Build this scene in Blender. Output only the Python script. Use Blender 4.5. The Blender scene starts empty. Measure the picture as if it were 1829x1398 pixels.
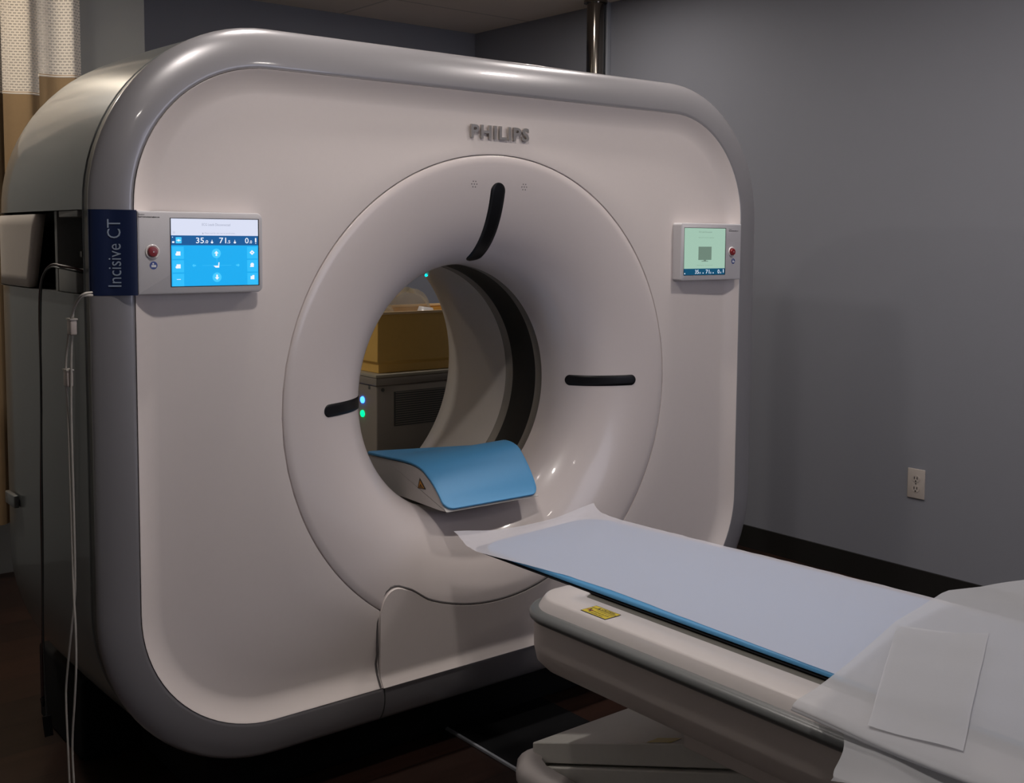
import bpy, bmesh, math, random
from mathutils import Vector, Matrix
random.seed(7)
sc = bpy.context.scene
COL = sc.collection
PI = math.pi
W_, H_ = 1829, 1398

# ------------------------------------------------------------------ materials
def mat(name, col, rough=.5, metal=0., coat=0., emit=None, estr=1., noise=0., nscale=60., bump=0., bscale=400., spec=.5, alpha=1., trans=0.):
    m = bpy.data.materials.new(name); m.use_nodes = True
    nt = m.node_tree; b = nt.nodes['Principled BSDF']
    b.inputs['Base Color'].default_value = (*col, 1)
    b.inputs['Roughness'].default_value = rough
    b.inputs['Metallic'].default_value = metal
    b.inputs['Coat Weight'].default_value = coat
    b.inputs['Coat Roughness'].default_value = .06
    b.inputs['Specular IOR Level'].default_value = spec
    b.inputs['Alpha'].default_value = alpha
    b.inputs['Transmission Weight'].default_value = trans
    if emit:
        b.inputs['Emission Color'].default_value = (*emit, 1); b.inputs['Emission Strength'].default_value = estr
    tc = nt.nodes.new('ShaderNodeTexCoord')
    if noise > 0:
        n = nt.nodes.new('ShaderNodeTexNoise'); n.inputs['Scale'].default_value = nscale; n.inputs['Detail'].default_value = 4
        nt.links.new(tc.outputs['Object'], n.inputs['Vector'])
        r = nt.nodes.new('ShaderNodeMapRange'); r.inputs['To Min'].default_value = 1-noise; r.inputs['To Max'].default_value = 1+noise
        nt.links.new(n.outputs['Fac'], r.inputs['Value'])
        mx = nt.nodes.new('ShaderNodeVectorMath'); mx.operation = 'SCALE'
        mx.inputs[0].default_value = col
        nt.links.new(r.outputs['Result'], mx.inputs['Scale'])
        nt.links.new(mx.outputs['Vector'], b.inputs['Base Color'])
    if bump > 0:
        n2 = nt.nodes.new('ShaderNodeTexNoise'); n2.inputs['Scale'].default_value = bscale; n2.inputs['Detail'].default_value = 3
        nt.links.new(tc.outputs['Object'], n2.inputs['Vector'])
        bp = nt.nodes.new('ShaderNodeBump'); bp.inputs['Strength'].default_value = bump; bp.inputs['Distance'].default_value = .002
        nt.links.new(n2.outputs['Fac'], bp.inputs['Height']); nt.links.new(bp.outputs['Normal'], b.inputs['Normal'])
    return m

M = {}
M['panel'] = mat('warm_white_plastic', (.70, .63, .605), .42, noise=.015, bump=.06, bscale=900)
M['flare'] = mat('gloss_white_plastic', (.67, .60, .585), .30, coat=.3, noise=.01)
M['ring'] = mat('silver_lacquer', (.26, .25, .262), .30, metal=.2, coat=.6, noise=.02)
M['shell'] = mat('grey_lacquer', (.155, .165, .165), .33, metal=.15, coat=.4, noise=.02)
M['gasket'] = mat('dark_gasket', (.045, .048, .047), .38, noise=.05)
M['joint'] = mat('joint_grey', (.30, .28, .27), .6, noise=.03)
M['seam'] = mat('seam_shadow_grey', (.10, .09, .09), .7, noise=.05)
M['blue'] = mat('deep_blue_film', (.001, .010, .055), .5, noise=.02)
M['bandtext'] = mat('pale_grey_lettering', (.30, .36, .46), .4, noise=.02)
M['black'] = mat('gloss_black', (.005, .005, .006), .38, spec=.3, noise=.05)
M['matteblack'] = mat('matte_black', (.006, .006, .007), .7, spec=.15, noise=.1)
M['liner'] = mat('bore_liner_taupe', (.22, .195, .17), .45, noise=.05)
M['liner_dark'] = mat('bore_liner_film', (.004, .004, .004), .5, noise=.05)
M['rearcone'] = mat('rear_funnel_plastic', (.56, .52, .49), .35, noise=.02)
M['ctrl'] = mat('light_grey_plastic', (.55, .53, .55), .4, noise=.02, bump=.05)
M['red'] = mat('red_button_plastic', (.22, .006, .010), .35, coat=.2, noise=.03)
M['collar'] = mat('white_button_collar', (.8, .76, .74), .25, noise=.02)
M['bluebtn'] = mat('blue_button', (.02, .05, .25), .35, noise=.03)
M['whiteprint'] = mat('white_print', (.7, .72, .75), .5, noise=.02)
M['blackprint'] = mat('black_print', (.02, .02, .02), .6, noise=.05)
M['letters'] = mat('brushed_metal_letters', (.50, .46, .42), .30, metal=.85, noise=.08, nscale=90)
def em(name, c, s): return mat(name, tuple(x*.04 for x in c), .5, emit=c, estr=s, noise=.01)
M['s_white'] = em('screen_white', (.72, .76, .92), .95)
M['s_bar'] = em('screen_bar_blue', (.0, .10, .32), .9)
M['s_cyan'] = em('screen_cyan', (.0, .42, .90), .95)
M['s_cyan2'] = em('screen_cyan_tile', (.02, .50, .95), 1.0)
M['s_cyan3'] = em('screen_cyan_disc', (.05, .55, .96), 1.05)
M['s_text'] = em('screen_text_white', (.85, .9, 1.), 1.)
M['s_grey'] = em('screen_text_grey', (.35, .38, .5), .9)
M['s_green'] = em('screen_pale_green', (.36, .55, .44), .95)
M['s_green2'] = em('screen_icon_green', (.16, .24, .19), .9)
M['s_bar2'] = em('screen_bar_teal', (.0, .075, .16), .9)
M['led_blue'] = em('led_blue', (.03, .15, 1.), 6.)
M['led_green'] = em('led_green', (.0, .8, .2), 2.5)
M['emit_cyan'] = em('emit_cyan', (.0, .7, .7), 3.)
M['padblue'] = mat('sky_blue_vinyl', (.085, .31, .58), .45, noise=.02, bump=.04, bscale=700)
M['padrim'] = mat('pale_blue_vinyl_edge', (.20, .40, .55), .45, noise=.02)
M['supp'] = mat('support_white_plastic', (.55, .52, .50), .4, noise=.02)
M['yellow'] = mat('caution_yellow', (.52, .40, .02), .5, noise=.05)
M['orange'] = mat('warning_orange', (.50, .22, .03), .5, noise=.05)
M['table_white'] = mat('table_white_plastic', (.55, .51, .50), .38, coat=.2, noise=.02)
M['table_body'] = mat('table_body_plastic', (.74, .67, .62), .45, noise=.02)
M['bumper'] = mat('grey_rubber_bumper', (.13, .135, .135), .32, noise=.05, bump=.05)
M['trough'] = mat('trough_dark_grey', (.095, .088, .074), .5, noise=.05)
M['lift'] = mat('lift_cover_grey', (.62, .61, .56), .6, noise=.04, bump=.08)
M['curb'] = mat('base_curb_plastic', (.34, .31, .30), .45, noise=.03)
M['wall'] = mat('blue_grey_paint', (.25, .256, .292), .75, noise=.015, nscale=8, bump=.12, bscale=260)
M['wall_light'] = mat('light_grey_paint', (.36, .37, .37), .75, noise=.015, nscale=8, bump=.12, bscale=260)
M['base'] = mat('black_vinyl_base', (.012, .011, .010), .55, noise=.1)
M['chrome'] = mat('dark_chrome', (.24, .215, .19), .13, metal=1., noise=.04, nscale=20)
M['conduit'] = mat('painted_conduit', (.30, .31, .34), .5, noise=.03)
M['outlet'] = mat('ivory_plate', (.52, .46, .42), .4, noise=.02)
M['cab'] = mat('cabinet_taupe', (.30, .265, .23), .5, noise=.03)
M['cabtop'] = mat('cabinet_top_cream', (.42, .38, .30), .45, noise=.03)
M['vent'] = mat('vent_dark', (.09, .095, .09), .6, noise=.05)
M['crate'] = mat('amber_plastic_bin', (.80, .50, .13), .4, noise=.04)
M['craterim'] = mat('amber_bin_rim', (.85, .62, .34), .4, noise=.04)
M['fabric'] = mat('tan_curtain_fabric', (.28, .185, .095), .85, noise=.05, bump=.3, bscale=220)
M['cable_dark'] = mat('dark_red_cable', (.05, .018, .015), .5, noise=.1)
M['cable_white'] = mat('off_white_cord', (.42, .39, .35), .55, noise=.05)
M['clip'] = mat('cord_clip_plastic', (.42, .36, .33), .45, noise=.03)
M['door_beige'] = mat('beige_side_door', (.66, .58, .51), .5, noise=.02)
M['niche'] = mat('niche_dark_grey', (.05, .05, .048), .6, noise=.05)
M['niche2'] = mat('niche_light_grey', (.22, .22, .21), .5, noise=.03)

def sheet_mat(name, col, tr, alpha):
    m = bpy.data.materials.new(name); m.use_nodes = True; nt = m.node_tree; nt.nodes.clear()
    out = nt.nodes.new('ShaderNodeOutputMaterial')
    d = nt.nodes.new('ShaderNodeBsdfDiffuse'); t = nt.nodes.new('ShaderNodeBsdfTranslucent'); p = nt.nodes.new('ShaderNodeBsdfTransparent')
    tc = nt.nodes.new('ShaderNodeTexCoord'); n = nt.nodes.new('ShaderNodeTexNoise'); n.inputs['Scale'].default_value = 35; n.inputs['Detail'].default_value = 5
    nt.links.new(tc.outputs['Object'], n.inputs['Vector'])
    bp = nt.nodes.new('ShaderNodeBump'); bp.inputs['Strength'].default_value = .12; bp.inputs['Distance'].default_value = .004
    nt.links.new(n.outputs['Fac'], bp.inputs['Height'])
    for s in (d, t):
        s.inputs['Color'].default_value = (*col, 1); nt.links.new(bp.outputs['Normal'], s.inputs['Normal'])
    p.inputs['Color'].default_value = (1, 1, 1, 1)
    m1 = nt.nodes.new('ShaderNodeMixShader'); m1.inputs[0].default_value = tr
    nt.links.new(d.outputs[0], m1.inputs[1]); nt.links.new(t.outputs[0], m1.inputs[2])
    m2 = nt.nodes.new('ShaderNodeMixShader'); m2.inputs[0].default_value = alpha
    nt.links.new(p.outputs[0], m2.inputs[1]); nt.links.new(m1.outputs[0], m2.inputs[2])
    nt.links.new(m2.outputs[0], out.inputs['Surface'])
    return m
M['paper'] = sheet_mat('table_paper', (.70, .69, .76), .12, .62)
M['tissue'] = sheet_mat('tissue_drape', (.54, .545, .575), .2, .72)
M['bag'] = sheet_mat('clear_bag_film', (.55, .52, .42), .4, .38)

def floor_mat():
    m = mat('dark_wood_planks', (.05, .025, .018), .38); nt = m.node_tree; b = nt.nodes['Principled BSDF']
    tc = nt.nodes.new('ShaderNodeTexCoord'); mp = nt.nodes.new('ShaderNodeMapping'); mp.inputs['Rotation'].default_value = (0, 0, 0)
    br = nt.nodes.new('ShaderNodeTexBrick'); br.inputs['Scale'].default_value = 1
    br.inputs['Brick Width'].default_value = 1.2; br.inputs['Row Height'].default_value = .18; br.inputs['Mortar Size'].default_value = .002
    br.inputs['Color1'].default_value = (.050, .022, .015, 1); br.inputs['Color2'].default_value = (.022, .012, .009, 1); br.inputs['Mortar'].default_value = (.01, .006, .005, 1)
    nz = nt.nodes.new('ShaderNodeTexNoise'); nz.inputs['Scale'].default_value = 6; nz.inputs['Detail'].default_value = 6
    mp2 = nt.nodes.new('ShaderNodeMapping'); mp2.inputs['Scale'].default_value = (1, 9, 1)
    nt.links.new(tc.outputs['Object'], mp.inputs['Vector']); nt.links.new(mp.outputs[0], br.inputs['Vector'])
    nt.links.new(tc.outputs['Object'], mp2.inputs['Vector']); nt.links.new(mp2.outputs[0], nz.inputs['Vector'])
    mx = nt.nodes.new('ShaderNodeMixRGB'); mx.blend_type = 'MULTIPLY'; mx.inputs[0].default_value = .7
    nt.links.new(br.outputs['Color'], mx.inputs[1]); nt.links.new(nz.outputs['Fac'], mx.inputs[2])
    nt.links.new(mx.outputs[0], b.inputs['Base Color'])
    return m
M['floor'] = floor_mat()
def ceil_mat():
    m = mat('acoustic_ceiling_tiles', (.5, .46, .41), .9); nt = m.node_tree; b = nt.nodes['Principled BSDF']
    tc = nt.nodes.new('ShaderNodeTexCoord'); br = nt.nodes.new('ShaderNodeTexBrick'); br.offset = 0
    br.inputs['Brick Width'].default_value = 1.22; br.inputs['Row Height'].default_value = .61; br.inputs['Mortar Size'].default_value = .009; br.inputs['Scale'].default_value = 1
    br.inputs['Color1'].default_value = (.80, .70, .61, 1); br.inputs['Color2'].default_value = (.77, .675, .585, 1); br.inputs['Mortar'].default_value = (.58, .51, .45, 1)
    nt.links.new(tc.outputs['Object'], br.inputs['Vector']); nt.links.new(br.outputs['Color'], b.inputs['Base Color'])
    return m
M['ceil'] = ceil_mat()
def net_mat():
    # woven honeycomb mesh of the curtain header: brick-pattern holes
    m = mat('curtain_mesh_netting', (.80, .73, .65), .8); nt = m.node_tree; b = nt.nodes['Principled BSDF']
    uv = nt.nodes.new('ShaderNodeUVMap'); br = nt.nodes.new('ShaderNodeTexBrick'); br.offset = .5
    br.inputs['Scale'].default_value = 1; br.inputs['Brick Width'].default_value = .017; br.inputs['Row Height'].default_value = .0105; br.inputs['Mortar Size'].default_value = .0030; br.inputs['Mortar Smooth'].default_value = .2
    nt.links.new(uv.outputs[0], br.inputs['Vector'])
    mr = nt.nodes.new('ShaderNodeMapRange'); mr.inputs['From Min'].default_value = 0; mr.inputs['From Max'].default_value = .6
    mr.inputs['To Min'].default_value = .5; mr.inputs['To Max'].default_value = 1
    nt.links.new(br.outputs['Fac'], mr.inputs['Value']); nt.links.new(mr.outputs[0], b.inputs['Alpha'])
    bp = nt.nodes.new('ShaderNodeBump'); bp.inputs['Strength'].default_value = .8; bp.inputs['Distance'].default_value = .003
    nt.links.new(br.outputs['Fac'], bp.inputs['Height']); nt.links.new(bp.outputs[0], b.inputs['Normal'])
    return m
M['net'] = net_mat()

# ------------------------------------------------------------------ helpers
def thing(name, label, cat, loc=(0, 0, 0), group=None):
    o = bpy.data.objects.new(name, None); COL.objects.link(o); o.location = loc; o.empty_display_size = .05
    o['label'] = label; o['category'] = cat
    if group: o['group'] = group
    return o
def wloc(o):
    v = Vector((0, 0, 0))
    while o: v += Vector(o.location); o = o.parent
    return v
def mk(name, V, F, mats, parent=None, smooth=True, angle=40, midx=None, label=None, sub=0, uvs=None):
    me = bpy.data.meshes.new(name)
    off = wloc(parent)
    me.from_pydata([tuple(Vector(v)-off) for v in V], [], F)
    if not isinstance(mats, (list, tuple)): mats = [mats]
    for m in mats: me.materials.append(M[m])
    if midx:
        for p, i in zip(me.polygons, midx): p.material_index = i
    if uvs:
        ul = me.uv_layers.new(name='UVMap')
        for l in me.loops: ul.data[l.index].uv = uvs[l.vertex_index]
    bm = bmesh.new(); bm.from_mesh(me)
    if not uvs: bmesh.ops.remove_doubles(bm, verts=bm.verts, dist=1e-6)
    bm.to_mesh(me); bm.free()
    if smooth:
        me.polygons.foreach_set('use_smooth', [True]*len(me.polygons)); me.set_sharp_from_angle(angle=math.radians(angle))
    me.update()
    o = bpy.data.objects.new(name, me); COL.objects.link(o); o.parent = parent
    if sub:
        s = o.modifiers.new('smooth', 'SUBSURF'); s.levels = sub; s.render_levels = sub
    if label: o['label'] = label
    return o
def tag(o, label=None, cat=None, group=None, kind=None):
    if label: o['label'] = label
    if cat: o['category'] = cat
    if group: o['group'] = group
    if kind: o['kind'] = kind
    return o
def recalc(o):
    bm = bmesh.new(); bm.from_mesh(o.data); bmesh.ops.recalc_face_normals(bm, faces=bm.faces); bm.to_mesh(o.data); bm.free(); return o
class G:   # geometry accumulator
    def __init__(s): s.V = []; s.F = []; s.I = []
    def add(s, V, F, i=0):
        n = len(s.V); s.V += [tuple(v) for v in V]; s.F += [tuple(a+n for a in f) for f in F]; s.I += [i]*len(F)
    def box(s, a, b, i=0, bev=0):
        x0, y0, z0 = a; x1, y1, z1 = b
        if bev > 0:
            bm = bmesh.new(); bmesh.ops.create_cube(bm, size=1)
            for v in bm.verts: v.co = Vector(((x0+x1)/2+v.co.x*(x1-x0), (y0+y1)/2+v.co.y*(y1-y0), (z0+z1)/2+v.co.z*(z1-z0)))
            bmesh.ops.bevel(bm, geom=bm.edges[:], offset=bev, segments=3, profile=.5, affect='EDGES')
            bm.verts.index_update(); s.add([v.co.copy() for v in bm.verts], [[v.index for v in f.verts] for f in bm.faces], i); bm.free(); return
        s.add([(x0, y0, z0), (x1, y0, z0), (x1, y1, z0), (x0, y1, z0), (x0, y0, z1), (x1, y0, z1), (x1, y1, z1), (x0, y1, z1)],
              [(3, 2, 1, 0), (4, 5, 6, 7), (0, 1, 5, 4), (1, 2, 6, 5), (2, 3, 7, 6), (3, 0, 4, 7)], i)
    def quadxz(s, x0, z0, x1, z1, y, i=0):
        s.add([(x0, y, z0), (x1, y, z0), (x1, y, z1), (x0, y, z1)], [(0, 1, 2, 3)], i)
    def discxz(s, cx, cz, r, y, i=0, n=24, rz=None):
        rz = rz or r
        s.add([(cx+r*math.cos(2*PI*k/n), y, cz+rz*math.sin(2*PI*k/n)) for k in range(n)], [tuple(range(n))], i)
    def polyxz(s, pts, y, i=0): s.add([(a, y, b) for a, b in pts], [tuple(range(len(pts)))], i)
    def lathe_y(s, cx, cz, prof, i=0, n=32):   # prof list of (r, y)
        V = []; F = []
        for r, y in prof:
            for k in range(n): V.append((cx+r*math.cos(2*PI*k/n), y, cz+r*math.sin(2*PI*k/n)))
        for j in range(len(prof)-1):
            for k in range(n): F.append((j*n+k, j*n+(k+1) % n, (j+1)*n+(k+1) % n, (j+1)*n+k))
        s.add(V, F, i)
    def mk(s, name, mats, parent=None, **k): return mk(name, s.V, s.F, mats, parent, midx=s.I, **k)
def loft(loops, closed=True, cap0=False, cap1=False):
    n = len(loops[0]); V = [p for l in loops for p in l]; F = []
    for j in range(len(loops)-1):
        for k in range(n if closed else n-1):
            F.append((j*n+k, j*n+(k+1) % n, (j+1)*n+(k+1) % n, (j+1)*n+k))
    if cap0: F.append(tuple(range(n))[::-1])
    if cap1: F.append(tuple((len(loops)-1)*n+k for k in range(n)))
    return V, F
def spline(pts, n=8):
    P = [Vector(p) for p in pts]; out = []
    for i in range(len(P)-1):
        p0 = P[max(i-1, 0)]; p1 = P[i]; p2 = P[i+1]; p3 = P[min(i+2, len(P)-1)]
        for k in range(n):
            t = k/n
            out.append(.5*((2*p1)+(p2-p0)*t+(2*p0-5*p1+4*p2-p3)*t*t+(-p0+3*p1-3*p2+p3)*t**3))
    out.append(P[-1]); return out
def tube(pts, r, n=8, smooth=8, caps=True):
    P = spline(pts, smooth) if smooth else [Vector(p) for p in pts]
    loops = []; up = None
    for i, p in enumerate(P):
        d = (P[min(i+1, len(P)-1)]-P[max(i-1, 0)]).normalized()
        if up is None:
            up = d.orthogonal().normalized()
        up = (up-d*up.dot(d)).normalized(); s = d.cross(up)
        loops.append([p+(up*math.cos(2*PI*k/n)+s*math.sin(2*PI*k/n))*r for k in range(n)])
    return loft(loops, cap0=caps, cap1=caps)
def text_geo(s, offset=0., ex=0., sp=1.):
    c = bpy.data.curves.new('t', 'FONT'); c.body = s; c.size = 1; c.offset = offset; c.extrude = ex; c.resolution_u = 3; c.space_character = sp
    o = bpy.data.objects.new('t', c); COL.objects.link(o)
    dg = bpy.context.evaluated_depsgraph_get(); dg.update()
    me = bpy.data.meshes.new_from_object(o.evaluated_get(dg))
    V = [v.co.copy() for v in me.vertices]; F = [tuple(p.vertices) for p in me.polygons]
    bpy.data.objects.remove(o); bpy.data.curves.remove(c); bpy.data.meshes.remove(me)
    xs = [v.x for v in V]; ys = [v.y for v in V]
    x0, x1, y0, y1 = min(xs), max(xs), min(ys), max(ys)
    return [((v.x-x0)/(x1-x0), (v.y-y0)/(y1-y0), v.z) for v in V], F
def put_text(g, s, x0, z0, x1, z1, y, i=0, offset=0.):
    V, F = text_geo(s, offset)
    g.add([(x0+(x1-x0)*u, y, z0+(z1-z0)*v) for u, v, w in V], F, i)

# ------------------------------------------------------------------ camera
cam = bpy.data.cameras.new('camera'); co = bpy.data.objects.new('camera', cam); COL.objects.link(co); sc.camera = co
yaw, pitch, roll, f, py = 0.6776421431, 0.0782054531, 0.0073078251, 1993.54586, 582.51227
fw = Vector((math.sin(yaw)*math.cos(pitch), math.cos(yaw)*math.cos(pitch), -math.sin(pitch)))
rt = Vector((math.cos(yaw), -math.sin(yaw), 0)); up = rt.cross(fw)
r2 = rt*math.cos(roll)+up*math.sin(roll); u2 = -rt*math.sin(roll)+up*math.cos(roll)
mw = Matrix((r2, u2, -fw)).transposed().to_4x4(); mw.translation = Vector((-1.87444, -2.38924, 1.39578)); co.matrix_world = mw
cam.sensor_width = 36; cam.sensor_fit = 'HORIZONTAL'; cam.lens = f/W_*36; cam.shift_y = (py-H_/2)/W_
cam.clip_start = .05; cam.clip_end = 50
ISO = .97

# ------------------------------------------------------------------ room
XR, YB, ZC, XL, YF = 2.112, 2.93, 2.589, -3.4, -4.3
def slab(name, a, b, m, kind='structure', **k):
    g = G(); g.box(a, b); o = g.mk(name, m, smooth=False); o['kind'] = kind; return o
slab('floor', (XL-.1, YF-.1, -.1), (XR+.1, YB+.1, 0), 'floor')
slab('ceiling', (XL-.1, YF-.1, ZC), (XR+.1, YB+.1, ZC+.1), 'ceil')
slab('wall_right', (XR, YF, 0), (XR+.1, YB+.1, ZC), 'wall')
slab('wall_back', (-.037, YB, 0), (XR, YB+.1, ZC), 'wall')
slab('wall_alcove', (XL, 2.45, 0), (-.037, YB+.1, ZC), 'wall_light')
slab('wall_left', (XL-.1, YF, 0), (XL, YB+.1, ZC), 'wall_light')
WX0, WX1, WZ0, WZ1 = .1, 1.95, .95, 2.35  # opening added to the unseen front wall to let in frontal fill
g = G(); g.box((XL-.1, YF-.1, 0), (WX0, YF, ZC)); g.box((WX1, YF-.1, 0), (XR+.1, YF, ZC)); g.box((WX0, YF-.1, 0), (WX1, YF, WZ0)); g.box((WX0, YF-.1, WZ1), (WX1, YF, ZC))
o = g.mk('wall_front', 'wall', smooth=False); o['kind'] = 'structure'
g = G()
for a, b in (((WX0, YF-.08, WZ0), (WX0+.05, YF-.02, WZ1)), ((WX1-.05, YF-.08, WZ0), (WX1, YF-.02, WZ1)), ((WX0+.05, YF-.08, WZ0), (WX1-.05, YF-.02, WZ0+.05)), ((WX0+.05, YF-.08, WZ1-.05), (WX1-.05, YF-.02, WZ1))): g.box(a, b)
o = g.mk('fill_opening_frame', 'conduit', smooth=False); o['kind'] = 'structure'  # frame around the added fill opening
slab('baseboard_right', (XR-.010, YF, 0), (XR, YB, .10), 'base')
slab('baseboard_back', (-.037, YB-.01, 0), (XR-.01, YB, .10), 'base')

# wall outlet
t = thing('wall_outlet', 'ivory duplex electrical outlet plate low on the blue grey right wall', 'outlet', (XR, 0, .441))
g = G(); g.box((XR-.006, -.0375, .382), (XR, .0375, .500), bev=.002); g.mk('cover_plate', 'outlet', t)
for zc in (.461, .421):
    g = G(); V, F = loft([[(x, .017*math.cos(a), zc+.0145*math.sin(a)) for a in [2*PI*k/20 for k in range(20)]] for x in (XR-.006, XR-.0075)], cap1=True); g.add(V, F)
    s = g.mk('socket', 'outlet', t)
    g = G()
    for dy in (-.006, .006): g.box((XR-.0085, dy-.0015, zc-.002), (XR-.0074, dy+.0015, zc+.008))
    V, F = loft([[(x, .003*math.cos(a), zc-.009+.003*math.sin(a)) for a in [2*PI*k/10 for k in range(10)]] for x in (XR-.0074, XR-.0085)], cap1=True); g.add(V, F)
    g.mk('socket_slots', 'blackprint', s)
g = G(); V, F = loft([[(x, .003*math.cos(a), .441+.003*math.sin(a)) for a in [2*PI*k/10 for k in range(10)]] for x in (XR-.006, XR-.0072)], cap1=True); g.add(V, F); g.mk('screw', 'vent', t)

# chrome support pole and conduit
t = thing('support_pole', 'polished chrome floor to ceiling pole standing behind the scanner by the right wall', 'pole', (2.03, 1.81, 0))
def vcyl(cx, cy, r, z0, z1, n=32): return loft([[(cx+r*math.cos(2*PI*k/n), cy+r*math.sin(2*PI*k/n), z) for k in range(n)] for z in (z0, z1)], cap0=True, cap1=True)
g = G(); g.add(*vcyl(2.03, 1.81, .044, 0.01, ZC-.012)); g.mk('pole_shaft', 'chrome', t)
g = G(); g.add(*vcyl(2.03, 1.81, .06, ZC-.012, ZC)); g.mk('ceiling_flange', 'chrome', t)
g = G(); g.add(*vcyl(2.03, 1.81, .06, 0, .012)); g.mk('floor_flange', 'chrome', t)
g = G(); g.box((2.085, 1.782, .10), (XR, 1.808, ZC), bev=.003); o = g.mk('wall_conduit', 'conduit'); tag(o, 'thin painted conduit running up the right wall beside the chrome pole', 'conduit')

# ------------------------------------------------------------------ gantry
gan = thing('ct_scanner', 'large white and silver ring shaped CT scanner gantry with a round bore', 'medical scanner', (0, .45, 0))
XLf, XRt, ZB, ZT, RC = -1.003, .988, .242, 1.780, .32
def outline(o, y, zshift=0):
    pts = outline0(o, y); sh = .009*min(1, max(0, o/.095)); return [(a+sh, b, c) for a, b, c in pts]
def outline0(o, y):
    r = RC+o; pts = []
    def lin(a, b, n): return [a+(b-a)*k/n for k in range(n)]
    # bottom left -> right
    for x in lin(XLf+RC, XRt-RC, 36): pts.append((x, y, ZB-o))
    for k in range(20):
        a = -PI/2+PI/2*k/20; pts.append((XRt-RC+r*math.cos(a), y, ZB+RC+r*math.sin(a)))
    zr = [ZB+RC, .66, .76, .86, .96, 1.06, 1.16, 1.2685, 1.36, 1.4515]
    for z in zr: pts.append((XRt+o, y, z))
    for k in range(20):
        a = PI/2*k/20; pts.append((XRt-RC+r*math.cos(a), y, ZT-RC+r*math.sin(a)))
    for x in lin(XRt-RC, XLf+RC, 36): pts.append((x, y, ZT+o))
    for k in range(20):
        a = PI/2+PI/2*k/20; pts.append((XLf+RC+r*math.cos(a), y, ZT-RC+r*math.sin(a)))
    for z in [ZT-RC]+zr[::-1][0:]: pts.append((XLf-o, y, z))
    for k in range(1, 20):
        a = PI+PI/2*k/20; pts.append((XLf+RC+r*math.cos(a), y, ZB+RC+r*math.sin(a)))
    return pts
base_loop = outline(0, 0)
def circ(r, y): 
    out = []
    for x, _, z in base_loop:
        a = math.atan2(z-ISO, x); out.append((r*math.cos(a), y, ISO+r*math.sin(a)))
    return out
def lerp(A, B, t, y): return [(a[0]+(b[0]-a[0])*t, y, a[2]+(b[2]-a[2])*t) for a, b in zip(A, B)]
CW = .058
def covey(d): return .012-.027*max(0, (CW-d)/CW)**1.7     # d = distance inside the perimeter
ins = outline(-CW, .012); c0 = circ(.655, 0)
loops = [circ(.6508, .012), circ(.6508, .0025), circ(.652, .0004), c0]
loops += [lerp(c0, ins, t_, .012*t_) for t_ in (.2, .5, .8)] + [ins]
for d in (.050, .042, .034, .026, .019, .012, .006, .002): loops.append(outline(-d, covey(d)))
loops.append(outline(-.0008, covey(0)+.001)); loops.append(outline(0, .004))
V, F = loft(loops); F = [f_[::-1] for f_ in F]
recalc(mk('front_panel', V, F, 'panel', gan, angle=50))
# dark backing behind the joints
V, F = loft([circ(.640, .006), circ(.66, .006)]); mk('joint_backing', V, F, 'joint', gan)

# frame ring
A_, B_ = .095, .030
def ringy(o): 
    u = min(1, max(0, o/A_)); return -.013+.033*(1-math.sqrt(max(0, 1-u**2.1)))
prof = [(.0004, -.004), (.0006, -.0115), (.003, ringy(.003))]
for k in range(1, 15):
    a = PI/2*k/15; prof.append((A_*math.sin(a), -.013+.033*(1-math.cos(a))))
prof += [(A_, .018), (.0945, .022)]
ring_full = prof
nl = len(base_loop)
# left band faces between z 1.2685 and 1.4515 become the blue name band
loops = [outline(o, y) for o, y in prof]
V, F = loft(loops); 
def inband(f_, V, xs=-.9):
    return all(V[i][0] < xs and 1.268 <= V[i][2] <= 1.452 for i in f_)
ringF = [f_ for f_ in F if not inband(f_, V)]; bandF = [f_ for f_ in F if inband(f_, V)]
recalc_ring = mk('frame_ring', V, [f_[::-1] for f_ in ringF], 'ring', gan, angle=45, label='glossy silver rounded frame around the front panel')
def bandy(o):
    q = min(1, max(0, o/.060)); return ringy(o)-.0006-.0170*(1-q)**2*(1+2*q)
def shx_(o): return .009*min(1, max(0, o/.095))
bo = [.0002, .0015]+[.004*k for k in range(1, 15)]+[.062, .068, .074, .080, .085, .089, .092, .0945]
bp_ = [(o, bandy(o)) for o in bo]+[(.0954, .014), (.0956, .018), (.0950, .022)]
zz_ = [1.2690, 1.2692, 1.36, 1.4508, 1.4510]
rows = [[(XLf-o+shx_(o), y+(.0008 if zi in (0, 4) else 0), z) for o, y in bp_] for zi, z in enumerate(zz_)]
V, F = loft(rows, closed=False)
nb0 = len(V)
for zi in (0, 4):       # top and bottom caps back to the frame
    base = zi*len(bp_); n0_ = len(V)
    V += [(x, .02, z) for x, y, z in rows[zi]]
    for k in range(len(bp_)-1): F.append((base+k, base+k+1, n0_+k+1, n0_+k))
nb = recalc(mk('name_band', V, F, 'blue', gan, angle=40, label='deep blue band on the left edge of the frame'))
# lettering on the band, reads upward
V, F = text_geo('Incisive CT', -.004)
g = G(); TV = []
for u, v, w in V:
    z = 1.288+u*(1.431-1.288); x = -1.0585+(1-v)*.0245
    o = XLf-x+.003; TV.append((x, bandy(o)-.0010, z))
g.add(TV, F); g.mk('band_lettering', 'bandtext', nb, smooth=False)
# gasket groove
V, F = loft([outline(.0945, .022), outline(.0915, .024), outline(.0905, .056), outline(.0885, .060), outline(.086, .0605)]); mk('frame_gasket', V, [f_[::-1] for f_ in F], 'gasket', gan, angle=30)
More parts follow.
